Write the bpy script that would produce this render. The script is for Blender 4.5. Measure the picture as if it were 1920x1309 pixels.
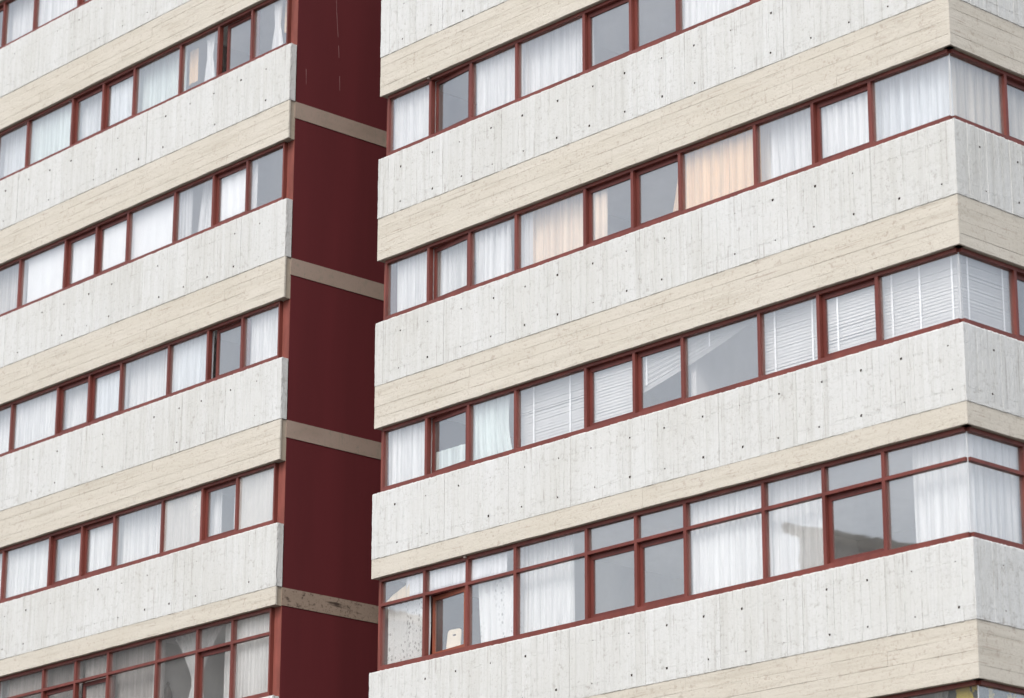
import bpy, bmesh, math, random
from mathutils import Matrix, Vector

for o in list(bpy.data.objects):
    bpy.data.objects.remove(o)
sc = bpy.context.scene
COL = sc.collection
rnd = random.Random(7)

# ------------------------------------------------------------------ camera
ZO = 13.25                                   # height of the reference sill above the ground
cam_d = bpy.data.cameras.new('camera')
cam = bpy.data.objects.new('camera', cam_d)
COL.objects.link(cam)
yaw, pitch, roll = math.radians(-47.639), math.radians(17.69), math.radians(0.187)
fw = Vector((math.sin(yaw)*math.cos(pitch), math.cos(yaw)*math.cos(pitch), math.sin(pitch)))
rt = Vector((math.cos(yaw), -math.sin(yaw), 0))
up = rt.cross(fw)
rt2 = rt*math.cos(roll) + up*math.sin(roll)
up2 = up*math.cos(roll) - rt*math.sin(roll)
M = Matrix((rt2, up2, -fw)).transposed().to_4x4()
M.translation = Vector((33.737, -27.89, -11.609 + ZO))
cam.matrix_world = M
cam_d.sensor_width = 36
cam_d.lens = 5544.05/1920*36
cam_d.clip_end = 3000
cam_d.dof.use_dof = True
cam_d.dof.focus_distance = 44.0
cam_d.dof.aperture_fstop = 1.3
sc.camera = cam

# ------------------------------------------------------------------ sky, sun, exposure
SUN_EL, SUN_AZ = math.radians(48), math.radians(154)   # azimuth clockwise from +Y
w = bpy.data.worlds.new('World'); sc.world = w; w.use_nodes = True
nt = w.node_tree; nt.nodes.clear()
sky = nt.nodes.new('ShaderNodeTexSky'); sky.sky_type = 'NISHITA'; sky.sun_disc = False
sky.sun_elevation = SUN_EL; sky.sun_rotation = SUN_AZ
sky.air_density = 1.0; sky.dust_density = 4.0; sky.ozone_density = 1.0
bg = nt.nodes.new('ShaderNodeBackground'); bg.inputs['Strength'].default_value = 0.15
wo = nt.nodes.new('ShaderNodeOutputWorld')
hs = nt.nodes.new('ShaderNodeHueSaturation'); hs.inputs['Saturation'].default_value = 0.45   # thin overcast veil
nt.links.new(sky.outputs[0], hs.inputs['Color']); nt.links.new(hs.outputs[0], bg.inputs['Color']); nt.links.new(bg.outputs[0], wo.inputs['Surface'])
sd = bpy.data.lights.new('sun', 'SUN'); sd.energy = 0.75; sd.angle = math.radians(22); sd.color = (1, 0.97, 0.93)
sun = bpy.data.objects.new('sun', sd); COL.objects.link(sun)
sdir = Vector((math.sin(SUN_AZ)*math.cos(SUN_EL), math.cos(SUN_AZ)*math.cos(SUN_EL), math.sin(SUN_EL)))
sun.rotation_euler = sdir.to_track_quat('Z', 'Y').to_euler()
sun.location = (0, -40, 60)
sc.view_settings.view_transform = 'Standard'; sc.view_settings.look = 'None'
sc.view_settings.gamma = 1; sc.view_settings.use_curve_mapping = False
sc.view_settings.exposure = 1.05
sc.render.engine = 'CYCLES'
sc.cycles.transparent_max_bounces = 24
sc.cycles.max_bounces = 10

# ------------------------------------------------------------------ materials
def new_mat(name):
    m = bpy.data.materials.new(name); m.use_nodes = True
    t = m.node_tree; t.nodes.clear()
    out = t.nodes.new('ShaderNodeOutputMaterial')
    return m, t, out
def N(t, kind, **kw):
    n = t.nodes.new(kind)
    for k, v in kw.items():
        if k in n.inputs: n.inputs[k].default_value = v
        else: setattr(n, k, v)
    return n
def ramp(t, src, stops):
    r = t.nodes.new('ShaderNodeValToRGB'); t.links.new(src, r.inputs[0])
    e = r.color_ramp.elements
    while len(e) < len(stops): e.new(0.5)
    for el, (p, c) in zip(e, stops):
        el.position = p; el.color = (c, c, c, 1) if not isinstance(c, tuple) else (*c, 1)
    return r.outputs[0]
def mapped(t, scale, coord='Object'):
    tc = t.nodes.new('ShaderNodeTexCoord'); mp = t.nodes.new('ShaderNodeMapping')
    mp.inputs['Scale'].default_value = scale
    t.links.new(tc.outputs[coord], mp.inputs['Vector']); return mp.outputs[0]
def noise(t, vec, scale, detail=4, rough=.55):
    n = N(t, 'ShaderNodeTexNoise', Scale=scale, Detail=detail, Roughness=rough)
    t.links.new(vec, n.inputs['Vector']); return n.outputs['Fac']
def mulcol(t, col, fac):
    m = t.nodes.new('ShaderNodeMix'); m.data_type = 'RGBA'; m.blend_type = 'MULTIPLY'; m.inputs[0].default_value = 1
    t.links.new(col, m.inputs[6]); t.links.new(fac, m.inputs[7]); return m.outputs[2]
def mixcol(t, fac, a, b):
    m = t.nodes.new('ShaderNodeMix'); m.data_type = 'RGBA'
    t.links.new(fac, m.inputs[0])
    for s, v in ((6, a), (7, b)):
        if isinstance(v, tuple): m.inputs[s].default_value = (*v, 1)
        else: t.links.new(v, m.inputs[s])
    return m.outputs[2]

def concrete(name, base, dirt, stretch, fleck=1.0, bump=0.5, tone_amt=0.12, hairs=(34, 34, 1.1)):
    m, t, out = new_mat(name)
    b = N(t, 'ShaderNodeBsdfPrincipled', Roughness=0.9)
    b.inputs['Specular IOR Level'].default_value = 0.2
    geo = mapped(t, (1, 1, 1)); st = mapped(t, stretch)
    big = noise(t, geo, 0.55, 5, .6)
    streak = noise(t, st, 1.0, 6, .65)
    fine = noise(t, geo, 26, 8, .7)
    fine2 = noise(t, geo, 9, 8, .72)
    col = mixcol(t, ramp(t, big, [(.35, 0.0), (.72, 1.0)]), base, tuple(x*y for x, y in zip(base, (.94, .93, .905))))
    col = mulcol(t, col, ramp(t, streak, [(.30, (.87, .865, .85)), (.50, (1, 1, 1))]))
    # dirt held in the pits and hairlines of the cast surface
    def lay(col, src, lo, hi, amt, mscale, mlo, mhi):
        f = ramp(t, src, [(lo, 1.0), (hi, 0.0)])
        k = ramp(t, noise(t, geo, mscale, 4, .6), [(mlo, 0.0), (mhi, 1.0)])
        mm = N(t, 'ShaderNodeMath', operation='MULTIPLY'); t.links.new(f, mm.inputs[0]); t.links.new(k, mm.inputs[1])
        m3 = N(t, 'ShaderNodeMath', operation='MULTIPLY'); t.links.new(mm.outputs[0], m3.inputs[0]); m3.inputs[1].default_value = amt*fleck
        return mixcol(t, m3.outputs[0], col, dirt)
    hair = noise(t, mapped(t, hairs), 1.0, 3, .5)
    col = lay(col, fine2, .37, .45, .62, 1.6, .36, .58)
    col = lay(col, fine, .36, .45, .6, 2.3, .32, .55)
    col = lay(col, hair, .33, .39, .65, 2.9, .38, .55)
    at = t.nodes.new('ShaderNodeAttribute'); at.attribute_name = 'tone'
    tr = ramp(t, at.outputs['Fac'], [(0, (1-tone_amt, 1-tone_amt*1.08, 1-tone_amt*1.3)), (1, (1, 1, 1))])
    col = mulcol(t, col, tr)
    t.links.new(col, b.inputs['Base Color'])
    bp = N(t, 'ShaderNodeBump', Strength=bump, Distance=0.009)
    add = N(t, 'ShaderNodeMath', operation='ADD'); t.links.new(fine, add.inputs[0]); t.links.new(fine2, add.inputs[1])
    add2 = N(t, 'ShaderNodeMath', operation='ADD'); t.links.new(add.outputs[0], add2.inputs[0]); t.links.new(streak, add2.inputs[1])
    t.links.new(add2.outputs[0], bp.inputs['Height']); t.links.new(bp.outputs[0], b.inputs['Normal'])
    t.links.new(b.outputs[0], out.inputs[0]); return m

def paint(name, base, var=.25, rough=.5, bump=.15, chip=None, scale=3.0, stretch=(1, 1, .25), spec=.3):
    m, t, out = new_mat(name)
    b = N(t, 'ShaderNodeBsdfPrincipled', Roughness=rough)
    b.inputs['Specular IOR Level'].default_value = spec
    v = mapped(t, stretch); g = mapped(t, (1, 1, 1))
    n = noise(t, v, scale, 6, .6); f = noise(t, g, 40, 5, .65)
    lo = tuple(x*(1-var) for x in base); hi = tuple(min(1, x*(1+var)) for x in base)
    col = mixcol(t, ramp(t, n, [(.3, 0.0), (.7, 1.0)]), lo, hi)
    if chip:
        c = ramp(t, noise(t, g, 7, 7, .75), [(.29, 1.0), (.32, 0.0)])
        col = mixcol(t, c, col, chip)
    t.links.new(col, b.inputs['Base Color'])
    bp = N(t, 'ShaderNodeBump', Strength=bump, Distance=0.003)
    t.links.new(f, bp.inputs['Height']); t.links.new(bp.outputs[0], b.inputs['Normal'])
    t.links.new(b.outputs[0], out.inputs[0]); return m

def cloth(name, base, trans=0.35, sheer=0.0, pattern=None):
    m, t, out = new_mat(name)
    g = mapped(t, (1, 1, .35))
    n = noise(t, g, 3.5, 4, .6)
    col = mixcol(t, ramp(t, n, [(.3, 0.0), (.7, 1.0)]), tuple(x*.95 for x in base), base)
    fold_streaks = noise(t, mapped(t, (13, 13, .35)), 1.0, 4, .6)  # uneven cloth density in vertical streaks, put in for fold shade contrast
    d = N(t, 'ShaderNodeBsdfDiffuse'); tr = N(t, 'ShaderNodeBsdfTranslucent')
    t.links.new(col, d.inputs['Color']); t.links.new(col, tr.inputs['Color'])
    mx = N(t, 'ShaderNodeMixShader'); mx.inputs[0].default_value = trans
    t.links.new(d.outputs[0], mx.inputs[1]); t.links.new(tr.outputs[0], mx.inputs[2])
    sh = mx.outputs[0]
    if True:
        tp = N(t, 'ShaderNodeBsdfTransparent'); m2 = N(t, 'ShaderNodeMixShader')
        if pattern:
            v = t.nodes.new('ShaderNodeTexVoronoi'); v.inputs['Scale'].default_value = 24
            t.links.new(mapped(t, (1, 1, .6)), v.inputs['Vector'])
            band = ramp(t, noise(t, mapped(t, (2.2, 2.2, .5)), 1.6, 2, .5), [(.45, 0.0), (.52, 1.0)])
            h = ramp(t, v.outputs['Distance'], [(.28, 0.4), (.36, 0.0)])
            mu = N(t, 'ShaderNodeMath', operation='MULTIPLY'); t.links.new(band, mu.inputs[0]); t.links.new(h, mu.inputs[1])
            ad = N(t, 'ShaderNodeMath', operation='ADD'); t.links.new(mu.outputs[0], ad.inputs[0]); ad.inputs[1].default_value = sheer
            t.links.new(ad.outputs[0], m2.inputs[0])
        else: t.links.new(ramp(t, fold_streaks, [(.38, sheer), (.68, sheer+.34)]), m2.inputs[0])
        t.links.new(sh, m2.inputs[1]); t.links.new(tp.outputs[0], m2.inputs[2]); sh = m2.outputs[0]
    t.links.new(sh, out.inputs[0]); return m

def glass(name, dirt=0.05, F0=.155):
    m, t, out = new_mat(name)
    tr = N(t, 'ShaderNodeBsdfTransparent'); tr.inputs['Color'].default_value = (.975, .98, .98, 1)
    gl = N(t, 'ShaderNodeBsdfGlossy', Roughness=0.015); gl.inputs['Color'].default_value = (1, 1, 1, 1)
    bp = N(t, 'ShaderNodeBump', Strength=.025, Distance=0.02)
    t.links.new(noise(t, mapped(t, (1, 1, 1)), 1.7, 2, .5), bp.inputs['Height']); t.links.new(bp.outputs[0], gl.inputs['Normal'])
    lw = N(t, 'ShaderNodeLayerWeight', Blend=.5)                 # Schlick reflectance, the same from both sides
    pw = N(t, 'ShaderNodeMath', operation='POWER'); t.links.new(lw.outputs['Facing'], pw.inputs[0]); pw.inputs[1].default_value = 5
    fr = N(t, 'ShaderNodeMath', operation='MULTIPLY_ADD'); t.links.new(pw.outputs[0], fr.inputs[0]); fr.inputs[1].default_value = 1-F0; fr.inputs[2].default_value = F0
    mx = N(t, 'ShaderNodeMixShader'); t.links.new(fr.outputs[0], mx.inputs[0])
    t.links.new(tr.outputs[0], mx.inputs[1]); t.links.new(gl.outputs[0], mx.inputs[2])
    # thin film of dust on the outside
    df = N(t, 'ShaderNodeBsdfDiffuse'); df.inputs['Color'].default_value = (.62, .62, .6, 1)
    m2 = N(t, 'ShaderNodeMixShader')
    t.links.new(ramp(t, noise(t, mapped(t, (1, 1, .5)), 1.4, 6, .65), [(.3, dirt*.35), (.75, dirt)]), m2.inputs[0])
    t.links.new(mx.outputs[0], m2.inputs[1]); t.links.new(df.outputs[0], m2.inputs[2])
    t.links.new(m2.outputs[0], out.inputs[0]); return m

MAT = {}
MAT['white_concrete'] = concrete('whitewashed_concrete', (.470, .482, .482), (.22, .205, .185), (11, 11, .4), .72, .7, .07)
MAT['beige_concrete'] = concrete('beige_board_concrete', (.445, .422, .375), (.22, .18, .145), (.6, .6, 10), .72, .7, .05, (1.3, 1.3, 30))
MAT['beam_core'] = concrete('raw_concrete', (.30, .26, .21), (.2, .16, .12), (.8, .8, 3), .6, .4, .0)
MAT['band'] = concrete('dirty_slab_concrete', (.27, .21, .175), (.15, .16, .12), (.8, .8, 2), .6, .4, .0)
MAT['stained_band'] = concrete('water_stained_slab_concrete', (.25, .195, .155), (.05, .035, .028), (.8, .8, 2), 1.6, .6, .0, (1.2, 1.2, 9))
MAT['hole'] = paint('dark_tie_hole', (.06, .045, .035), .3, .9)
MAT['red_wall'] = paint('dark_red_wall_paint', (.082, .0125, .015), .12, .8, .2, None, 1.2, (1, 1, .12), .2)
MAT['red_frame'] = paint('red_frame_paint', (.118, .030, .023), .22, .42, .2, (.22, .10, .075), 4)
MAT['red_sash'] = paint('red_sash_paint', (.10, .025, .020), .22, .42, .2, (.2, .09, .07), 4)
MAT['orange_sash'] = paint('fresh_orange_sash_paint', (.18, .048, .025), .25, .42, .2, (.3, .13, .07), 4)
MAT['drip'] = paint('pale_paint_run', (.20, .10, .10), .3, .7)
MAT['jamb'] = paint('lit_orange_red_jamb', (.15, .042, .032), .35, .7, .4, (.25, .12, .085), 5)  # brighter copy of the red wall paint, frontal daylight put into the colour
MAT['glass'] = glass('window_glass', .07)
MAT['frosted'] = glass('dirty_window_glass', .5)
MAT['silicone'] = paint('white_silicone', (.45, .46, .47), .08, .5, .3, None, 9)
MAT['room'] = paint('room_plaster', (.55, .53, .52), .06, .9, .05)
MAT['ceiling'] = paint('room_ceiling', (.75, .75, .75), .05, .9, .05)
MAT['white_cloth'] = cloth('white_curtain_cloth', (.87, .87, .87), .22)
MAT['bright_cloth'] = cloth('bright_white_opaque_cloth', (.83, .83, .835), .08, -.3)  # opaque white cloth, less translucent than the other curtains
MAT['cool_cloth'] = cloth('cool_white_curtain_cloth', (.82, .85, .875), .22)
MAT['mint_cloth'] = cloth('pale_mint_curtain_cloth', (.79, .88, .865), .25)
MAT['cream_cloth'] = cloth('cream_curtain_cloth', (.80, .745, .66), .25)
MAT['peach_cloth'] = cloth('peach_curtain_cloth', (.93, .66, .41), .2)
MAT['pale_peach_cloth'] = cloth('pale_peach_curtain_cloth', (.92, .74, .57), .2)
MAT['grey_cloth'] = cloth('grey_beige_sheer_cloth', (.72, .69, .66), .25, .08)
MAT['dim_cloth'] = cloth('dull_grey_curtain_cloth', (.50, .47, .455), .2, .05)
MAT['sheer_cloth'] = cloth('white_sheer_cloth', (.85, .85, .86), .25, .2)
MAT['lace_cloth'] = cloth('white_lace_cloth', (.90, .90, .90), .25, .05, True)
MAT['blind'] = paint('white_blind_slats', (.52, .51, .50), .05, .5, .05)
MAT['tape'] = paint('white_blind_tape', (.86, .86, .86), .04, .7, .05)
MAT['paper'] = cloth('white_paper', (.86, .86, .88), .3)
MAT['tan_paper'] = cloth('tan_paper', (.80, .67, .50), .3)
MAT['cream_board'] = paint('cream_plastic', (.74, .62, .47), .08, .45, .05)
MAT['dark_wood'] = paint('dark_turned_wood', (.045, .025, .018), .3, .4, .1)
MAT['metal'] = paint('dull_metal', (.2, .17, .15), .2, .5, .1)
def banner_mat():
    m, t, out = new_mat('yellow_black_fabric')
    b = N(t, 'ShaderNodeBsdfPrincipled', Roughness=.7)
    n = noise(t, mapped(t, (2.2, 2.2, 1.2)), 3.2, 3, .5)
    col = mixcol(t, ramp(t, n, [(.47, 0.0), (.5, 1.0)]), (.02, .03, .03), (.75, .58, .06))
    t.links.new(col, b.inputs['Base Color']); t.links.new(b.outputs[0], out.inputs[0]); return m
MAT['banner'] = banner_mat()

# ------------------------------------------------------------------ mesh helpers
class MB:
    def __init__(s): s.v = []; s.f = []; s.mi = []; s.tone = []
    def quad(s, a, b, c, d, mi=0, tone=1.0):
        s.f.append((a, b, c, d)); s.mi.append(mi); s.tone.append(tone)
    def box(s, lo, hi, fn=None, mi=0, tone=1.0):
        i = len(s.v)
        for z in (lo[2], hi[2]):
            for y in (lo[1], hi[1]):
                for x in (lo[0], hi[0]):
                    s.v.append(fn(x, y, z) if fn else (x, y, z))
        for q in ((0, 1, 3, 2), (4, 6, 7, 5), (0, 4, 5, 1), (2, 3, 7, 6), (0, 2, 6, 4), (1, 5, 7, 3)):
            s.quad(*[i+k for k in q], mi=mi, tone=tone)
    def build(s, name, mats, parent=None, smooth=False, recalc=True):
        me = bpy.data.meshes.new(name)
        me.from_pydata([tuple(p) for p in s.v], [], s.f)
        for m in (mats if isinstance(mats, (list, tuple)) else [mats]): me.materials.append(MAT[m])
        me.polygons.foreach_set('material_index', s.mi)
        if smooth: me.polygons.foreach_set('use_smooth', [True]*len(s.f))
        a = me.attributes.new('tone', 'FLOAT', 'FACE'); a.data.foreach_set('value', s.tone)
        if recalc:
            bm = bmesh.new(); bm.from_mesh(me); bmesh.ops.recalc_face_normals(bm, faces=bm.faces); bm.to_mesh(me); bm.free()
        me.update()
        o = bpy.data.objects.new(name, me); COL.objects.link(o)
        if parent: o.parent = parent
        return o
def tag(o, label=None, cat=None, group=None, kind=None):
    if label: o['label'] = label
    if cat: o['category'] = cat
    if group: o['group'] = group
    if kind: o['kind'] = kind
    return o
def empty(name):
    o = bpy.data.objects.new(name, None); COL.objects.link(o); o.empty_display_size = .5; return o

# ------------------------------------------------------------------ levels (metres above the ground)
W = 11.541; XL = -2.351; XFAR = -15.2; DEPTH = 7.4
S = {-1: -5.52, 0: -2.77, 1: 0.0, 2: 2.75, 3: 5.485, 4: 8.245, 5: 11.02, 6: 13.78}
B = {-1: -4.525, 0: -1.329, 1: 1.037, 2: 3.772, 3: 6.553, 4: 9.31, 5: 12.07}
D = {-2: -6.55, -1: -3.795, 0: -1.03, 1: 1.719, 2: 4.477, 3: 7.228, 4: 9.985, 5: 12.745}
for q in (S, B, D):
    for k in q: q[k] += ZO
TRANS = -1.742 + ZO
ROWS = range(-1, 6)

# facade frames: u along the face, v inwards, z up
def FRONT(u, v, z): return (u, v, z)
def SIDE(u, v, z): return (W - v, u, z)

# ------------------------------------------------------------------ ground
g = MB(); R_ = 900
g.v = [(-R_, -R_, 0), (R_, -R_, 0), (R_, R_, 0), (-R_, R_, 0)]; g.quad(0, 1, 2, 3)
MAT['asphalt'] = paint('street_asphalt', (.16, .155, .15), .2, .9, .3, None, .8, (1, 1, 1))
tag(g.build('ground', 'asphalt'), kind='structure')

# ------------------------------------------------------------------ parapet panels: board-cast skin with tie holes
def panel(fn, u0, u1, z0, z1, parent, start_joint=True, end_joint=True, seed=0, ends=(False, False)):
    r = random.Random(seed)
    mb = MB()
    # profile along u: (u, v, tone)
    prof = []
    a = u0
    lo_w, hi_w = r.choice(((.05, .12), (.07, .16), (.06, .10)))
    ptone = r.uniform(.45, 1.0); jw = r.choice((.004, .006, .009)); pv = r.uniform(0, .003) if start_joint and end_joint else 0
    while a < u1 - .001:
        bnd = a + r.uniform(lo_w, hi_w)
        if bnd > u1 - .045: bnd = u1
        dv = pv + r.uniform(-.0025, .0025)
        tone = min(1, max(0, ptone + r.uniform(-.45, .3)))
        first, last = abs(a-u0) < 1e-6, abs(bnd-u1) < 1e-6
        gw = r.choice((.0015, .002, .0025, .004)); gd = r.choice((.002, .003, .005, .008))
        if first and start_joint: gw, gd = jw, .018
        if first and not start_joint: gd = 0; gw = .002
        prof.append((a, max(dv, 0)+gd if gd else 0, tone+10 if gd and not first else tone)); prof.append((a+gw, dv, tone))
        gw2 = r.choice((.0015, .002, .0025)); gd2 = .002
        if last and end_joint: gw2, gd2 = jw, .018
        if last and not end_joint: gd2 = 0
        prof.append((bnd-gw2, dv, tone))
        if last: prof.append((bnd, gd2, tone))
        a = bnd
    # tie holes on a regular formwork grid
    holes = []
    n0 = int(math.floor((u0-.55)/.715)); n1 = int(math.ceil((u1-.55)/.715))
    for n in range(n0, n1+1):
        for hz in (z1-.265, z1-.85):
            hu = .55 + n*.715 + r.uniform(-.05, .05)
            if u0+.06 < hu < u1-.06: holes.append((hu, hz + r.uniform(-.012, .012), r.choice((.006, .009, .012, .014, .017))))
    us = [(u, v, tn) for u, v, tn in prof]
    def at(u):
        for (ua, va, ta), (ub, vb, tb) in zip(prof, prof[1:]):
            if ua <= u <= ub: return (va + (vb-va)*(u-ua)/max(1e-9, ub-ua), ta % 10 if ta >= 10 else ta)
        return (0, 1)
    for hu, hz, hr in holes:
        for k in (-1, -.7, .7, 1):
            v, tn = at(hu+k*hr); us.append((hu+k*hr, v, tn))
    us.sort(key=lambda q: q[0])
    zz = [z0, z0+.010, z0+.03] + [z0+.03+(z1-z0-.05)*k/13 for k in range(1, 13)] + [z1-.022, z1-.009, z1]
    for hu, hz, hr in holes:
        zz += [hz-hr, hz-.7*hr, hz+.7*hr, hz+hr]
    zz = sorted(set(zz)); nz = len(zz)
    cols = []
    def col(u, v, forced=None, groove=False):
        i0 = len(mb.v); jt = r.uniform(-.006, .003); jb = r.uniform(-.004, .002)
        jb2 = r.uniform(-.002, .002)
        for z in zz:
            vv = (pv+(v-pv)*r.choice((0, .2, .6, 1, 1)) if groove else v) + r.uniform(-.0012, .0012)
            z_ = z
            if z >= z1-.0221: z_ = z + jt
            if z >= z1-.0091: vv += .003
            if z >= z1-1e-6: vv += .007
            if z <= z0+.0101: z_ = z + jb; vv += jb2
            if forced is not None: vv = forced
            for hu, hz, hr in holes:
                if abs(u-hu) <= .71*hr and abs(z-hz) <= .71*hr: vv = v + .045
            mb.v.append(fn(u + (r.uniform(-.006, .006) if (ends[0] and abs(u-u0) < .004) or (ends[1] and abs(u-u1) < .004) else 0), vv, z_))
        # return along top and bottom to the core
        mb.v.append(fn(u, .03, zz[-1]+jt)); mb.v.append(fn(u, .03, zz[0]+jb))
        cols.append(i0)
    tones = []
    if ends[0]: col(us[0][0], 0, .03); tones.append(.8)
    for u, v, tn in us: col(u, v, None, tn >= 9); tones.append(tn-10 if tn >= 9 else tn)
    if ends[1]: col(us[-1][0], 0, .03); tones.append(.8)
    uvals = ([us[0][0]] if ends[0] else []) + [q[0] for q in us] + ([us[-1][0]] if ends[1] else [])
    for c in range(len(cols)-1):
        a, b = cols[c], cols[c+1]; um = (uvals[c]+uvals[c+1])/2
        tn = min(tones[c], tones[c+1]) if tones[c] != tones[c+1] else tones[c]
        for k in range(nz-1):
            zm = (zz[k]+zz[k+1])/2
            hole = any(abs(um-hu) <= .99*hr and abs(zm-hz) <= .99*hr for hu, hz, hr in holes)
            tk = tn*r.uniform(.25, 1) if zm < z0+.06 or zm > z1-.03 else tn
            mb.quad(a+k, b+k, b+k+1, a+k+1, 1 if hole else 0, tk)
        mb.quad(a+nz-1, b+nz-1, b+nz, a+nz, 0, tn)
        mb.quad(a, a+nz+1, b+nz+1, b, 0, tn)
    return mb.build('parapet_panel', ['white_concrete', 'hole'], parent, recalc=False)

def parapet(fn, u0, u1, z0, z1, root, joints, seed, ends=(True, True), core=None):
    mb = MB(); c0, c1 = core or (u0, u1)
    mb.box((c0, .028, z0+.004), (c1, .13, z1-.006), fn)
    p = mb.build('parapet', 'white_concrete', root)
    js = [u0] + [j for j in joints if u0+.1 < j < u1-.1] + [u1]
    for i, (a, b) in enumerate(zip(js, js[1:])):
        panel(fn, a, b, z0, z1, p, i > 0, i < len(js)-2, seed*100+i, (i == 0 and ends[0], i == len(js)-2 and ends[1]))
    return p

def beam(fn, u0, u1, z0, z1, root, seed, inset0=0, inset1=0):
    r = random.Random(seed)
    mb = MB(); mb.box((u0+.02, .034, z0), (u1-.02, .15, z1-.003), fn)
    p = mb.build('beam', 'beam_core', root)
    h = z1-z0; nc = 1 if h < .4 else 4
    # uneven courses
    cut = [0]+[(k+r.uniform(-.12, .12))/nc for k in range(1, nc)]+[1]
    for c in range(nc):
        za, zb = z0+h*cut[c], z0+h*cut[c+1]
        a = u0; first = True
        while a < u1-.01:
            L = r.uniform(2.2, 3.6) if nc > 1 else r.uniform(4, 6)
            b = min(u1, a+L)
            if u1-b < .7: b = u1
            dv = r.uniform(.006, .0095); tn = r.uniform(.15, 1)
            m = MB()
            ga = .0 if first else .0015
            gb = .0 if b >= u1-1e-6 else .0015
            n = max(3, int((b-a)/.28))
            # a slightly wandering cast board: top and bottom edges not dead straight
            us = [a+ga+(b-a-ga-gb)*k/n for k in range(n+1)]
            idx = []
            for u in us:
                i0 = len(m.v); idx.append(i0)
                jz0 = r.choice((0, 0, .0005, .001, .0022)) if c > 0 else r.uniform(-.002, .006)
                jz1 = -r.choice((.0003, .0003, .0006, .0022)) - (0 if c < nc-1 else .0008)
                j = dv + r.uniform(-.0012, .0012)
                for v, z in ((.036, za+jz0), (j+.0015, za+jz0), (j, za+jz0+.0025), (j, zb+jz1-.0025), (j+.0015, zb+jz1), (.036, zb+jz1)):
                    m.v.append(fn(u, v, z))
            for i, k in zip(idx, idx[1:]):
                for q in range(6):
                    m.quad(i+q, k+q, k+(q+1) % 6, i+(q+1) % 6, 0, tn)
            for i in (idx[0], idx[-1]):
                m.f.append(tuple(range(i, i+6))); m.mi.append(0); m.tone.append(tn)
            m.build('board', 'beige_concrete', p)
            a = b; first = False
    return p

# ------------------------------------------------------------------ windows
def ring(mb, fn, u0, u1, z0, z1, v0, v1, wl, wr, wb, wt, mi=0):
    if wb: mb.box((u0, v0, z0), (u1, v1, z0+wb), fn, mi)
    if wt: mb.box((u0, v0, z1-wt), (u1, v1, z1), fn, mi)
    if wl: mb.box((u0, v0+.0015, z0+wb), (u0+wl, v1-.0015, z1-wt), fn, mi)
    if wr: mb.box((u1-wr, v0+.0015, z0+wb), (u1, v1-.0015, z1-wt), fn, mi)
FV0, FV1 = .078, .165           # frame depth
GV = .125                       # fixed glass plane
def window(fn, u0, u1, z0, z1, root, sash=None, transom=None, lpost=True, rpost=True, lw=.025, rw=.025, pane='glass', flip=1):
    """u0<u1; sash: None, 'set', 'ajar', 'slid'"""
    mb = MB()
    l = lw if lpost else 0; q = rw if rpost else 0
    ring(mb, fn, u0+.001, u1-.001, z0, z1-.004, FV0, FV1, l, q, .092, .05)
    ztop = z1-.05
    if transom:
        mb.box((u0+l, FV0+.003, transom-.023), (u1-q, FV1-.004, transom+.023), fn)
    w_ = mb.build('window', 'red_frame', root)
    def pn(a, b, c, d, v=GV, m=pane, parent=w_, tf=None):
        p = MB(); p.box((a, v, c), (b, v+.006, d), tf or fn); return p.build('pane', m, parent)
    zl1 = transom-.023 if transom else ztop
    a0 = u0+l if lpost else u0; a1 = u1-q if rpost else u1
    if transom: pn(a0, a1, transom+.023, ztop)
    if not sash:
        pn(a0, a1, z0+.092, zl1)
    else:
        off_u, off_v, ang = {'set': (0, .140, 0), 'ajar': (-.012, .115, 4), 'wide': (-.02, .115, 7), 'slid': (.11, .168, 0)}[sash]
        b0, b1 = a0+.004+(off_u if off_u > 0 else 0), a1-.004+off_u
        hinge = b1
        ca, sa = math.cos(math.radians(ang)), math.sin(math.radians(ang))
        def tf(u, v, z):
            du, dv = u-hinge, v
            return fn(hinge+du*ca+dv*sa, off_v - du*sa + dv*ca, z)
        sb = MB(); zb0 = z0+.092+.004; zb1 = zl1-.006
        wd = .055
        ring(sb, tf, b0, b1, zb0, zb1, 0, .04, wd, wd, wd, wd+.012)
        so = sb.build('sash', 'orange_sash' if sash == 'wide' else 'red_sash', w_)
        pn(b0+wd, b1-wd, zb0+wd, zb1-wd-.012, .018, pane, so, tf)
        if sash in ('set',):
            pass
    return w_

RE = [.12, 1.14, 2.094, 3.135, 4.615, 5.599, 6.549, 7.994, 9.06, 10.079, W-.128]
SE = [.128, 1.215, 2.2, 3.65, 4.65, 5.65, 7.1]
LE = [-2.548, -3.555, -4.495, -5.605, -6.996, -7.958, -8.936, -10.41, -11.48, -12.45, -13.45, -14.9]
R_SASH = {1, 4, 5, 8}; L_SASH = {1, 4, 5, 8, 9}; S_SASH = {1, 3}

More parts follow.
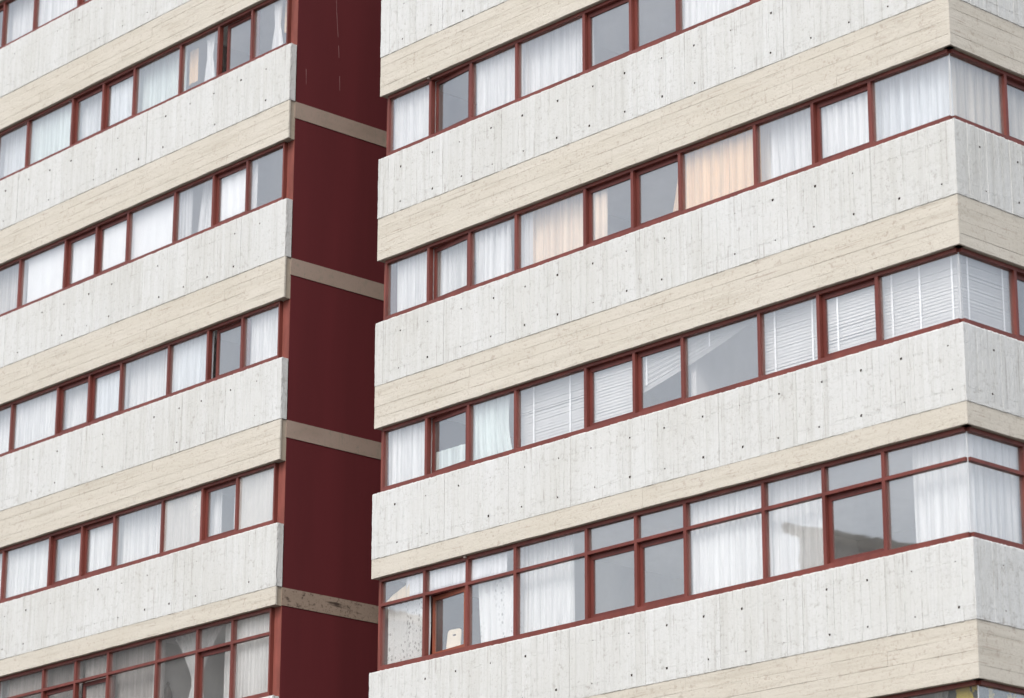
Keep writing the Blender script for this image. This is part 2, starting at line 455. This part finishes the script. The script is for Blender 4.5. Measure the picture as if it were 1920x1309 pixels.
# =================================================================== right block
RB = empty('apartment_building')
tag(RB, 'whitewashed concrete apartment block with frameless glazed corner windows and red frames', 'building')
JT = {4: [.22, 1.5, 2.95, 4.3, 5.75], 3: [.244, 1.55, 2.89, 4.40, 5.805, 7.2, 8.65, 10.1], 2: [.19, 1.612, 3.011, 4.415, 5.82, 7.037, 8.643, 10.118],
      1: [.086, 1.67, 3.077, 4.388, 5.888, 7.29, 8.708, 10.15], 0: [.3, 1.62, 2.95, 4.35, 5.85, 7.25, 8.72, 10.12]}
for k in list(ROWS)+[6]:
    jj = JT.get(k, [.25, 1.6, 3.0, 4.4, 5.85, 7.2, 8.7, 10.1])
    zb = D[k-1]
    parapet(FRONT, 0, W, zb, S[k], RB, jj, 10+k, (True, False), (.004, W-.03))
    parapet(SIDE, 0, DEPTH, zb, S[k], RB, [1.45, 2.9, 4.3, 5.8], 40+k, (False, True), (.135, DEPTH-.01))
for k in ROWS:
    beam(FRONT, 0.0, W-.007, B[k], D[k], RB, 70+k)
    beam(SIDE, .007, DEPTH, B[k], D[k], RB, 90+k)
for k in ROWS:
    tr = TRANS if k == 0 else None
    for i in range(10):
        sash = None
        if i in R_SASH:
            sash = 'set'
            if i == 1: sash = 'wide' if k == 0 else 'ajar'
        window(FRONT, RE[i], RE[i+1], S[k], B[k], RB, sash, tr, True, i < 9)
    for i in range(6):
        window(SIDE, SE[i], SE[i+1], S[k], B[k], RB, 'set' if i in S_SASH else None, tr, i > 0, True)
    j = MB(); r = random.Random(k)
    zz = [S[k]+.1+(B[k]-S[k]-.16)*q/12 for q in range(13)]
    for a, b in zip(zz, zz[1:]):
        e = r.uniform(.007, .012); x = W-.126
        j.box((x-e+.006, .126-.006, a), (x+.006, .126+e-.006, b))
    j.build('glass_joint', 'silicone', RB)
# interior: slabs, rooms
def interior(root, x0, x1, parts, side=False, y1=DEPTH-.2):
    for k in list(ROWS)+[-2]:
        mb = MB(); mb.box((x0, .156, D[k]-.29), (x1, y1, D[k]-.008)); mb.build('floor_slab', 'ceiling', root)
    for k in ROWS:
        za, zb = D[k-1]-.006, D[k]-.292
        mb = MB(); mb.box((x0+.02, 3.6, za), (x1-(3.0 if side else .02), 3.7, zb)); mb.build('inner_wall', 'room', root)
        for p in parts:
            mb = MB(); mb.box((p-.05, .30, za), (p+.05, 3.59, zb)); mb.build('inner_wall', 'room', root)
interior(RB, .14, W-.17, [3.135, 6.549], True)
# end wall on the slot, back wall, base, roof
def add(root, name, lo, hi, mat):
    mb = MB(); mb.box(lo, hi); return mb.build(name, mat, root)
for k in ROWS:
    add(RB, 'end_wall', (.012, .152, D[k-1]), (.115, DEPTH, D[k]-.292), 'red_wall' if k not in () else 'jamb')
    add(RB, 'jamb', (.014, .146, S[k]), (.112, .1515, B[k]), 'jamb')
    add(RB, 'slab_band', (.004, .155, D[k]-.29), (.135, DEPTH, D[k]-.002), 'band')
add(RB, 'back_wall', (0, DEPTH, 0), (W, DEPTH+.2, S[6]), 'white_concrete')
add(RB, 'base_wall', (.02, .03, 0), (W-.03, DEPTH-.01, D[-2]-.3), 'white_concrete')
add(RB, 'roof', (.02, .14, D[5]+.0), (W-.14, DEPTH-.1, D[5]+.08), 'beam_core')
for k, i in ((0, 2), (3, 1)):
    mb = MB(); c = RE[i]
    for a, b, rr in ((0, .012, .022), (.012, .03, .014)):
        mb.box((c-rr, .03+a, B[k]-.035), (c+rr, .03+b+.01, B[k]-.035+2*rr))
    mb.build('bracket', 'metal', RB)

# =================================================================== left block
LB = empty('apartment_building')
tag(LB, 'concrete apartment block with dark red end wall crossed by bare concrete bands', 'building')
for k in list(ROWS)+[6]:
    r = random.Random(300+k); jj = []; u = XL - r.uniform(1.2, 1.5)
    while u > XFAR+.5: jj.append(u); u -= r.uniform(1.25, 1.5)
    parapet(FRONT, XFAR, XL, D[k-1], S[k], LB, sorted(jj), 400+k, (True, True), (XFAR+.004, XL-.003))
for k in ROWS:
    beam(FRONT, XFAR, XL-.002, B[k], D[k], LB, 500+k)
    tr = TRANS if k == 0 else None
    for i in range(11):
        sash = None
        if i in L_SASH: sash = 'slid' if (i == 1 and k in (4, 2)) or (i == 4 and k == 0) else 'set'
        window(FRONT, LE[i+1], LE[i], S[k], B[k], LB, sash, tr, True, True, .025, .035 if i == 0 else .025,
               'frosted' if (k == 1 and i in (0, 2)) else 'glass')
    ew = add(LB, 'end_wall', (XL-.194, .152, D[k-1]), (XL-.014, DEPTH, D[k]-.292), 'red_wall')
    if k == 4:                                   # old pale paint runs on the red wall
        r = random.Random(5)
        for pts_ in (((.955, 9.60), (.965, 9.32), (.975, 9.1), (1.018, 8.65)), ((1.03, 8.5), (1.05, 8.28)), ((1.070, 7.95), (1.079, 7.69)), ((.35, 7.87), (.355, 7.75), (.358, 7.60))):
            mb = MB()
            for (ya, za), (yb, zb_) in zip(pts_, pts_[1:]):
                e = r.uniform(.003, .006); i0 = len(mb.v); X = XL-.0125
                for x in (XL-.016, X):
                    mb.v += [(x, ya-e, za+ZO), (x, ya+e, za+ZO), (x, yb+e*.7, zb_+ZO), (x, yb-e*.7, zb_+ZO)]
                for q in ((0, 1, 2, 3), (4, 5, 6, 7), (0, 1, 5, 4), (1, 2, 6, 5), (2, 3, 7, 6), (3, 0, 4, 7)): mb.quad(*[i0+c for c in q])
            mb.build('paint_drip', 'drip', ew)
    add(LB, 'jamb', (XL-.192, .146, S[k]-.02), (XL-.016, .1515, B[k]), 'jamb')
    add(LB, 'slab_band', (XL-.19, .135, D[k]-.29), (XL-.006, DEPTH, D[k]-.002), 'stained_band' if k == 0 else 'band')
interior(LB, XFAR+.05, XL-.20, [-5.97, -9.3, -12.8])
add(LB, 'slot_wall', (XL-.01, 5.2, 0), (.01, 5.4, S[6]), 'red_wall')
add(LB, 'base_wall', (XFAR+.02, .03, 0), (XL-.02, DEPTH-.01, D[-2]-.3), 'white_concrete')
add(LB, 'back_wall', (XFAR, DEPTH, 0), (XL, DEPTH+.2, S[6]), 'white_concrete')
add(LB, 'far_end_wall', (XFAR+.005, .152, D[-2]), (XFAR+.04, DEPTH, S[6]-.1), 'red_wall')
add(LB, 'roof', (XFAR+.1, .14, D[5]), (XL-.14, DEPTH-.1, D[5]+.08), 'beam_core')

# =================================================================== things in the windows
ORD = ['first', 'second', 'third', 'fourth', 'fifth', 'sixth', 'seventh', 'eighth', 'ninth', 'tenth', 'eleventh']
ROWN = {-1: 'row below the tall windows', 0: 'row of tall windows', 1: 'first row above tall windows', 2: 'second row above tall windows',
        3: 'third row above tall windows', 4: 'fourth row above tall windows', 5: 'fifth row above tall windows'}
def where(block, k, i):
    if block == 'S': return 'glazed corner return, ' + ROWN[k]
    if block == 'R' and i == 9: return 'left of glazed corner, ' + ROWN[k]
    if block == 'R': return ROWN[k] + ', ' + ORD[i] + ' right of red slot'
    return ROWN[k] + ', ' + ORD[i] + ' left of red slot'
def span(block, i):
    if block == 'R': return FRONT, RE[i], RE[i+1]
    if block == 'S': return SIDE, SE[i], SE[i+1]
    return FRONT, LE[i+1], LE[i]
cn = [0]
def sheet(fn, ua, ub, z0, z1, v, wave, amp, mat, name, seed, prof=None, lean=0.0):
    """pleated cloth; prof(t)->(left,right) half extents fractions, t=0 top .. 1 bottom"""
    r = random.Random(seed)
    mb = MB(); w_ = ub-ua
    npl = max(2, int(w_/wave)); nx = max(10, min(150, npl*9)); nz = 12
    ph = [r.uniform(-.9, .9) for _ in range(npl+3)]; am = [r.uniform(.45, 1.15) for _ in range(npl+3)]
    p2 = r.uniform(0, 6)
    for j in range(nz+1):
        t = j/nz; z = z1+(z0-z1)*t
        a, b = (prof(t) if prof else (0, 1))
        for i in range(nx+1):
            s = i/nx; x = s*npl; q = int(x); fr = x-q
            A = am[q]*(1-fr)+am[q+1]*fr; P = ph[q]*(1-fr)+ph[q+1]*fr
            sn = math.sin(2*math.pi*x+P+.5*math.sin(p2+2.2*t)); d = 1.45*amp*A*(.6+.4*t)*(math.copysign(abs(sn)**.75, sn)) + amp*.3*math.sin(5.1*math.pi*x+P*3)
            u = ua+w_*(a+(b-a)*s) + amp*.35*math.sin(2*math.pi*x+P+1.3)*(a == 0 or True) + lean*t*w_
            mb.v.append(fn(u, v+d, z + (.004*math.sin(x*3+p2) if j == nz else 0)))
    for j in range(nz):
        for i in range(nx):
            k = j*(nx+1)+i; mb.quad(k, k+1, k+nx+2, k+nx+1)
    o = mb.build(name, mat, None, True, False)
    return o
PAR = .095
def zr(block, k):
    return S[k]-.08, min(B[k]+.2, D[k]-.30)
def curtain(block, k, i, mat, words, a=0, b=1, wave=.11, amp=.022, v=None, z0=None, z1=None, prof=None, extra=None, full=True):
    fn, u0, u1 = span(block, i)
    cn[0] += 1; w_ = u1-u0
    sgn = -1 if block != 'S' else 1
    if v is None: v = .225 + .085*(i % 2)
    PARS = (v-.13)*(.9 if block == 'S' else 1.09)      # cloth hangs behind the glass
    ua = u0 + w_*a + sgn*PARS - (.05 if a <= 0.001 and block != 'S' else 0); ub = u0 + w_*b + sgn*PARS + (.10 if b >= .999 else 0)
    if block == 'R' and i == 9: ub = min(ub, W-.20)
    if block == 'S' and i == 0: ua = max(ua, .19)
    za, zb = zr(block, k)
    o = sheet(fn, ua, ub, z0 if z0 is not None else za, z1 if z1 is not None else zb, v, wave, amp, mat, 'curtain', 1000+cn[0]*7, prof)
    tag(o, words + ', ' + where(block, k, i), 'curtain', {'R': 'curtains of the block with the glazed corner', 'S': 'curtains of the block with the glazed corner', 'L': 'curtains of the block with the red end wall'}[block])
    return o
C = curtain
WP = 'white pleated curtain'
# ---- right block
C('R', 3, 0, 'white_cloth', WP, 0, 1); C('R', 3, 2, 'white_cloth', WP, .1, 1)
C('R', 3, 3, 'white_cloth', WP, .03, 1, .12); C('R', 3, 4, 'white_cloth', 'narrow white curtain edge', 0, .16)
C('R', 3, 6, 'white_cloth', WP, 0, 1); C('R', 3, 7, 'white_cloth', WP)
C('R', 2, 0, 'white_cloth', WP, .2, 1, .12, .028); C('R', 2, 1, 'white_cloth', WP, .08, .95, .1, .028)
C('R', 2, 2, 'white_cloth', WP, .12, .84, .12, .03)
C('R', 2, 3, 'pale_peach_cloth', 'pale peach curtain', .22, 1, .15, .03); C('R', 2, 3, 'sheer_cloth', 'thin grey sheer curtain', 0, .22, .1, .015, .225)
C('R', 2, 4, 'pale_peach_cloth', 'pale peach curtain drawn aside', 0, .42, .12, .03)
C('R', 2, 5, 'peach_cloth', 'peach curtain edge flaring downwards', .62, 1, .09, .02, None, None, None, lambda t: (.75-.6*t*t, 1))
C('R', 2, 6, 'peach_cloth', 'bright peach curtain', .02, 1, .16, .032)
C('R', 2, 7, 'white_cloth', WP, .24, 1, .12, .03); C('R', 2, 7, 'cream_cloth', 'flat cream curtain', 0, .27, .3, .006, .345)
C('R', 2, 8, 'white_cloth', WP, .05, 1, .13, .03); C('R', 2, 9, 'cool_cloth', WP, .0, 1, .15, .035)
C('S', 2, 0, 'cream_cloth', 'cream curtain in wide folds', 0, .95, .17, .03); C('S', 2, 1, 'cream_cloth', 'cream curtain beyond the side post', 0, .9, .17, .03, .28)
C('R', 1, 0, 'white_cloth', WP, .0, 1, .12, .025)
C('R', 1, 1, 'mint_cloth', 'low mint half curtain', 0, 1, .13, .014, .235, None, S[1]+.46)
C('R', 1, 2, 'mint_cloth', 'pale mint wavy curtain', 0, .97, .12, .03, None, None, None, lambda t: (0, .93-.1*math.sin(t*3.0)+.12*(t-.4)))
C('R', 0, 0, 'lace_cloth', 'white lace curtain', .1, 1, .13, .03, None, None, TRANS-.005)
C('R', 0, 2, 'lace_cloth', 'white lace curtain hung askew', .2, 1, .14, .032, None, None, TRANS-.005, lambda t: (.0+.08*t, 1))
C('R', 0, 3, 'white_cloth', WP, .03, .80, .085, .024); C('R', 0, 6, 'white_cloth', WP, .06, 1, .095, .026)
C('R', 0, 7, 'white_cloth', WP, .0, 1, .13, .024); C('R', 0, 9, 'white_cloth', WP, .36, 1, .12, .028)
C('S', 0, 0, 'white_cloth', WP, 0, .90, .13, .026)
C('R', -1, 9, 'white_cloth', 'white curtain strip beside yellow fabric', .5, .62, .08, .02)
# ---- left block
C('L', 5, 5, 'mint_cloth', 'pale mint curtain'); C('L', 5, 6, 'white_cloth', WP, 0, 1, .15, .015); C('L', 5, 7, 'white_cloth', WP, 0, 1, .15, .015)
tie = lambda c, top, waist, bot, tw: (lambda t: (c-(top+(waist-top)*(t/tw)**.7 if t < tw else waist+(bot-waist)*((t-tw)/(1-tw))**.8), c+(top+(waist-top)*(t/tw)**.7 if t < tw else waist+(bot-waist)*((t-tw)/(1-tw))**.8)))
C('L', 4, 0, 'white_cloth', 'white curtain tied at the waist', 0, 1, .14, .02, None, None, None, tie(.60, .14, .05, .16, .5))
C('L', 4, 0, 'peach_cloth', 'peach cloth behind tied curtain', .80, 1, .2, .01, .30, S[4]+.45)
C('L', 4, 2, 'white_cloth', 'white curtain tied at the waist', 0, 1, .14, .02, None, None, None, tie(.68, .13, .06, .14, .5))
C('L', 4, 2, 'peach_cloth', 'small peach cloth hanging inside', .14, .38, .2, .01, .29, S[4]+.32, S[4]+.95)
C('L', 4, 3, 'mint_cloth', 'pale mint pleated curtain', 0, 1, .13, .016)
for i, m in ((4, 'cool_cloth'), (5, 'cool_cloth'), (7, 'cool_cloth')): C('L', 4, i, m, 'cool white pleated curtain', .0, 1, .13, .02)
C('L', 4, 6, 'mint_cloth', 'pale mint pleated curtain', .0, 1, .13, .016)
C('L', 3, 0, 'white_cloth', 'narrow white curtain edge', 0, .22, .1, .01)
C('L', 3, 1, 'bright_cloth', 'smooth white curtain', 0, 1, .2, .008, .215, S[3]+.2); C('L', 3, 2, 'sheer_cloth', 'thin white sheer curtain', 0, .4, .1, .01)
C('L', 3, 2, 'white_cloth', 'gathered white curtain', .45, 1, .12, .03, .35, None, None, lambda t: (.35-.3*t, 1))
for i in (3, 4, 5): C('L', 3, i, 'bright_cloth', 'smooth white curtain', 0, 1, .25, .006, .20+.03*(i % 2))
C('L', 3, 6, 'bright_cloth', 'smooth white curtain', .12, 1, .3, .008, .20); C('L', 3, 7, 'grey_cloth', 'grey beige curtain', 0, 1, .2, .01)
C('L', 2, 0, 'white_cloth', WP, .14, 1, .1, .022); C('L', 2, 2, 'cool_cloth', 'cool white pleated curtain', .14, 1, .1, .022)
for i in (3, 4, 5, 6, 7): C('L', 2, i, 'white_cloth' if i != 4 else 'cool_cloth', WP, .02 if i == 3 else 0, 1, .1, .026)
C('L', 1, 0, 'grey_cloth', 'flat grey beige curtain', 0, 1, .4, .006); C('L', 1, 1, 'white_cloth', 'white curtain drawn aside', 0, .5, .12, .025)
C('L', 1, 1, 'white_cloth', 'narrow white curtain edge', .86, 1, .1, .015); C('L', 1, 2, 'grey_cloth', 'grey beige curtain in soft folds', 0, .9, .2, .02)
for i in (3, 4, 5, 6, 7): C('L', 1, i, 'white_cloth', WP, .02 if i == 3 else 0, 1, .1, .02)
C('L', 0, 0, 'white_cloth', WP, .05, 1, .09, .022)
C('L', 0, 1, 'white_cloth', 'straight white curtain', .70, 1, .08, .02)
C('L', 0, 1, 'white_cloth', 'white swagged curtain tied beside the post', -.5, .62, .09, .022, .34, None, None, tie(.38, .62, .07, .30, .55))
C('L', 0, 3, 'dim_cloth', 'grey white pleated curtain', .0, 1, .07, .02); C('L', 0, 4, 'dim_cloth', 'grey white pleated curtain', .25, 1, .07, .02)
C('L', 0, 5, 'dim_cloth', 'grey white pleated curtain', 0, 1, .07, .02); C('L', 0, 6, 'dim_cloth', 'grey white pleated curtain', .2, 1, .07, .02)
C('L', 0, 6, 'cool_cloth', 'narrow cool white curtain', 0, .2, .07, .02, .36)
C('L', 0, 7, 'cool_cloth', 'cool white pleated curtain')

# ---- venetian blinds
def blind(block, k, i, words, tapes, a=0, b=1, tilt=76):
    fn, u0, u1 = span(block, i)
    w_ = u1-u0; sgn = -1 if block != 'S' else 1
    ua = u0+w_*a+sgn*.07; ub = u0+w_*b+sgn*.07+(.06 if block != 'S' else 0)
    if block == 'R' and i == 9: ub = W-.2
    if block == 'S': ua = max(.2, ua)
    z0, z1 = S[k]+.02, min(B[k]+.14, D[k]-.30); v = .215+.05*(i % 2)
    root = empty('venetian_blind'); tag(root, words+', '+where(block, k, i), 'blind', 'venetian blinds in the first row above tall windows')
    root.location = fn(ua, v, z0)
    r = random.Random(k*50+i)
    def loc(x, y, z):
        p = fn(x, y, z); q = root.location; return (p[0]-q[0], p[1]-q[1], p[2]-q[2])
    mb = MB(); mb.box((ua, v-.02, z1), (ub, v+.02, z1+.03), loc); mb.build('headrail', 'blind', root)
    mb = MB(); n = int((z1-z0)/.046); tl = math.radians(tilt)
    sag = [r.uniform(-.002, .002) for _ in range(n)]
    for s in range(n):
        z = z1-.02-s*.046+sag[s]; t2 = tl + (r.uniform(-.05, .05) if r.random() < .93 else r.uniform(-.45, 0))
        h, d = .026*math.sin(t2), .026*math.cos(t2)
        i0 = len(mb.v); dz = r.uniform(-.002, .002)
        for (vv, zz) in ((v-d, z-h), (v, z+.003), (v+d, z+h)):
            mb.v.append(loc(ua, vv, zz)); mb.v.append(loc(ub, vv, zz+dz))
        mb.quad(i0, i0+1, i0+3, i0+2); mb.quad(i0+2, i0+3, i0+5, i0+4)
    tag(mb.build('slats', 'blind', root, False, False), kind='stuff')
    for t in tapes:
        u = ua+(ub-ua)*t
        mb = MB(); mb.box((u-.014, v-.034, z0), (u+.014, v-.031, z1), loc); mb.build('ladder_tape', 'tape', root)
blind('R', 1, 3, 'closed white venetian blind', (.2, .7))
blind('R', 1, 4, 'closed white venetian blind', (.12, .97))
blind('R', 1, 7, 'closed white venetian blind', (.2, .8)); blind('R', 1, 8, 'closed white venetian blind', (.3, .97))
blind('R', 1, 9, 'closed white venetian blind', (.15, .5, .9)); blind('S', 1, 0, 'closed white venetian blind', (.15, .8))
# collapsed blind hanging askew across two windows
root = empty('venetian_blind'); k = 1; ua, ub = RE[5]-.10, RE[7]-.14; v = .225
tag(root, 'collapsed white venetian blind fanned askew across two windows, first row above tall windows', 'blind', 'venetian blinds in the first row above tall windows')
root.location = (ua, v, S[1])
mb = MB(); n = 34
for s in range(n):
    t = s/(n-1)
    zl = B[1]+.06-.78*t**.85; zr_ = B[1]+.10-.15*t
    if t > .8: zl += (t-.8)*.35
    L = ub-ua
    i0 = len(mb.v)
    for vv, dz in ((-.006, -.013), (0, .002), (.006, .013)):
        for q in range(9):
            f = q/8; sg = -.035*math.sin(f*math.pi)*t
            mb.v.append((L*f, vv+.004*math.sin(s*1.7), zl+(zr_-zl)*f+dz*(1-.5*f)+sg-S[1]))
    for c in range(2):
        for q in range(8): mb.quad(i0+c*9+q, i0+c*9+q+1, i0+(c+1)*9+q+1, i0+(c+1)*9+q)
tag(mb.build('slats', 'blind', root, False, False), kind='stuff')
mb = MB(); mb.box((0, -.02, B[1]+.10-S[1]), (ub-ua, .02, B[1]+.13-S[1])); mb.build('headrail', 'blind', root)
for f in (.1, .62):
    mb = MB(); zt = B[1]+.08-S[1]; L = ub-ua
    mb.box((L*f-.012, -.024, zt-(.62 if f < .3 else .33)), (L*f+.012, -.021, zt)); mb.build('ladder_tape', 'tape', root)

# ---- papers taped inside the transom panes
def paper(i, a, b, words, mat='paper', seed=0, zlo=0, zhi=1, skew=0.0):
    fn, u0, u1 = span('R', i); r = random.Random(900+seed)
    za, zb = TRANS+.03, B[0]-.065; h = zb-za
    x0, x1 = u0+(u1-u0)*a, u0+(u1-u0)*b
    mb = MB(); nx, nz = 8, 5; c1 = r.uniform(-.012, .012)
    for j in range(nz+1):
        for q in range(nx+1):
            f, t = q/nx, j/nz
            bow = .014+.010*math.sin(f*math.pi+c1*60)+.006*math.sin(t*3+seed)
            mb.v.append(fn(x0+(x1-x0)*f+skew*t, GV+.012+bow, za+h*(zlo+(zhi-zlo)*t)+.006*f))
    for j in range(nz):
        for q in range(nx):
            n0 = j*(nx+1)+q; mb.quad(n0, n0+1, n0+nx+2, n0+nx+1)
    o = mb.build('paper_sheet', mat, None, True, False)
    md = o.modifiers.new('thickness', 'SOLIDIFY'); md.thickness = .0012
    tag(o, words, 'paper', 'papers taped inside the upper panes')
paper(0, .52, .97, 'plain white paper in upper pane of first tall window from red slot', seed=1)
mbt = MB(); fn, u0, u1 = span('R', 0); za, zb = TRANS+.03, B[0]-.065
pts = [(u0+.03, za), (u0+.60, za), (u0+.60, za+(zb-za)*.72), (u0+.42, za+(zb-za)*.55), (u0+.2, za+(zb-za)*.3)]
for v in (GV+.03, GV+.032):
    for p in pts: mbt.v.append((p[0], v, p[1]))
mbt.f = [tuple(range(5)), tuple(range(9, 4, -1))]+[(q, (q+1) % 5, 5+(q+1) % 5, 5+q) for q in range(5)]; mbt.mi = [0]*7; mbt.tone = [1]*7
tag(mbt.build('paper_sheet', 'tan_paper'), 'torn tan paper beside white sheet in upper pane nearest red slot', 'paper', 'papers taped inside the upper panes')
paper(1, .02, .16, 'narrow folded white paper in second upper pane from red slot', seed=2, skew=.04)
paper(1, .14, .58, 'left wide white paper in second upper pane from red slot', seed=3)
paper(1, .57, .99, 'right wide white paper in second upper pane from red slot', seed=4)
paper(2, .02, .44, 'left white paper in third upper pane from red slot', seed=5)
paper(2, .42, .76, 'creased white paper with curled corner in third upper pane', seed=6, zhi=.95)

# ---- cream board with a slot, standing on the sill behind the ajar sash
def rounded_board():
    bm = bmesh.new(); w2, h, rr = .135, .46, .055
    outer = []
    for cx, cz, a0 in ((w2-rr, h-rr, 0), (-w2+rr, h-rr, 90)):
        for s in range(7):
            a = math.radians(a0+s*15); outer.append((cx+rr*math.cos(a), cz+rr*math.sin(a)))
    outer += [(-w2-.01, 0), (w2+.01, 0)]
    sl = [(.035, h-.075), (-.035, h-.075), (-.035, h-.105), (.035, h-.105)]
    loops = []
    for y in (0, .018):
        ov = [bm.verts.new((x, y, z)) for x, z in outer]; iv = [bm.verts.new((x, y, z)) for x, z in sl]
        e = [bm.edges.new((q[i], q[(i+1) % len(q)])) for q in (ov, iv) for i in range(len(q))]
        bmesh.ops.triangle_fill(bm, use_beauty=True, use_dissolve=False, edges=e); loops.append((ov, iv))
    for c in (0, 1):
        a, b = loops[0][c], loops[1][c]
        for i in range(len(a)): bm.faces.new((a[i], a[(i+1) % len(a)], b[(i+1) % len(a)], b[i]))
    bmesh.ops.recalc_face_normals(bm, faces=bm.faces)
    me = bpy.data.meshes.new('board_with_slot'); bm.to_mesh(me); bm.free(); me.materials.append(MAT['cream_board'])
    o = bpy.data.objects.new('board_with_slot', me); COL.objects.link(o); return o
ob = rounded_board(); ob.location = (RE[1]+.40, .30, S[0]+.02); ob.rotation_euler = (math.radians(-6), 0, math.radians(6))
tag(ob, 'cream rounded board with small slot standing behind the ajar sash', 'board')
# ---- dark turned stand seen through the swagged curtain's window
bm = bmesh.new(); prf = [(.10, 0), (.10, .03), (.03, .06), (.025, .55), (.045, .62), (.03, .68), (.025, 1.15), (.05, 1.2), (.03, 1.25), (.025, 1.32), (.055, 1.40), (.085, 1.50), (.08, 1.60), (.05, 1.68), (.02, 1.72), (.03, 1.76), (.01, 1.79)]
rings = []
for rr, z in prf: rings.append([bm.verts.new((rr*math.cos(q*math.pi/6), rr*math.sin(q*math.pi/6), z)) for q in range(12)])
for a, b in zip(rings, rings[1:]):
    for q in range(12): bm.faces.new((a[q], a[(q+1) % 12], b[(q+1) % 12], b[q]))
bm.faces.new(rings[-1]); bm.faces.new(rings[0][::-1])
me = bpy.data.meshes.new('turned_stand'); bm.to_mesh(me); bm.free(); me.materials.append(MAT['dark_wood'])
ob = bpy.data.objects.new('turned_stand', me); COL.objects.link(ob); ob.location = (-5.76, .45, D[-1]-.006)
tag(ob, 'dark turned wooden stand inside a tall window beside the swagged curtain', 'stand')
# ---- yellow and black fabric below the glazed corner
for fn, a, b, wd in ((FRONT, W-.70, W-.22, 'yellow and black fabric hanging just left of the lowest glazed corner'), (SIDE, .22, 1.0, 'yellow and black fabric hanging on the return of the lowest glazed corner')):
    o = sheet(fn, a, b, S[-1], B[-1]+.05, .235, .2, .02, 'banner', 'fabric_banner', 77, None)
    tag(o, wd, 'fabric', 'yellow and black fabrics behind the lowest corner glass')

# =================================================================== unseen blocks added across the street for dark reflections in the lower glass
MAT['render_grey'] = paint('grey_street_render', (.20, .19, .18), .15, .9, .2, None, .4, (1, 1, 1))
MAT['shutter'] = paint('dark_window_recess', (.05, .05, .055), .2, .4)
def added_street_block(x0, x1, y, h_left, h_right, label):
    root = empty('added_street_block'); tag(root, label, 'building'); root.location = (x0, y, 0)
    L = x1-x0; dp = 12
    mb = MB()
    for yy in (0, -dp):
        mb.v += [(0, yy, 0), (L, yy, 0), (L, yy, h_right), (0, yy, h_left)]
    for q in ((0, 1, 2, 3), (4, 5, 6, 7), (0, 1, 5, 4), (1, 2, 6, 5), (2, 3, 7, 6), (3, 0, 4, 7)): mb.quad(*q)
    mb.build('wall', 'render_grey', root)
    mb = MB()
    for yy in (.35, -dp-.35):
        mb.v += [(-.3, yy, h_left+.002), (L+.3, yy, h_right+.002), (L+.3, yy, h_right+.35), (-.3, yy, h_left+.35)]
    for q in ((0, 1, 2, 3), (4, 5, 6, 7), (0, 1, 5, 4), (1, 2, 6, 5), (2, 3, 7, 6), (3, 0, 4, 7)): mb.quad(*q)
    mb.build('roof', 'beam_core', root)
    n = int(L/4)
    for f in range(int((min(h_left, h_right)-1.5)/3)):
        for q in range(n):
            mb = MB(); cx = (q+.5)*L/n; z = 1+f*3
            mb.box((cx-.9, .004, z), (cx+.9, .06, z+1.5)); mb.build('window', 'shutter', root)
added_street_block(-95, -57.5, -40, 28.5, 27.9, 'tall unseen grey block added across the street for dark reflection in lower glass')
added_street_block(-27.5, -13, -40, 24.6, 20.0, 'lower unseen grey block added across the street, roof sloped for slanting reflection')
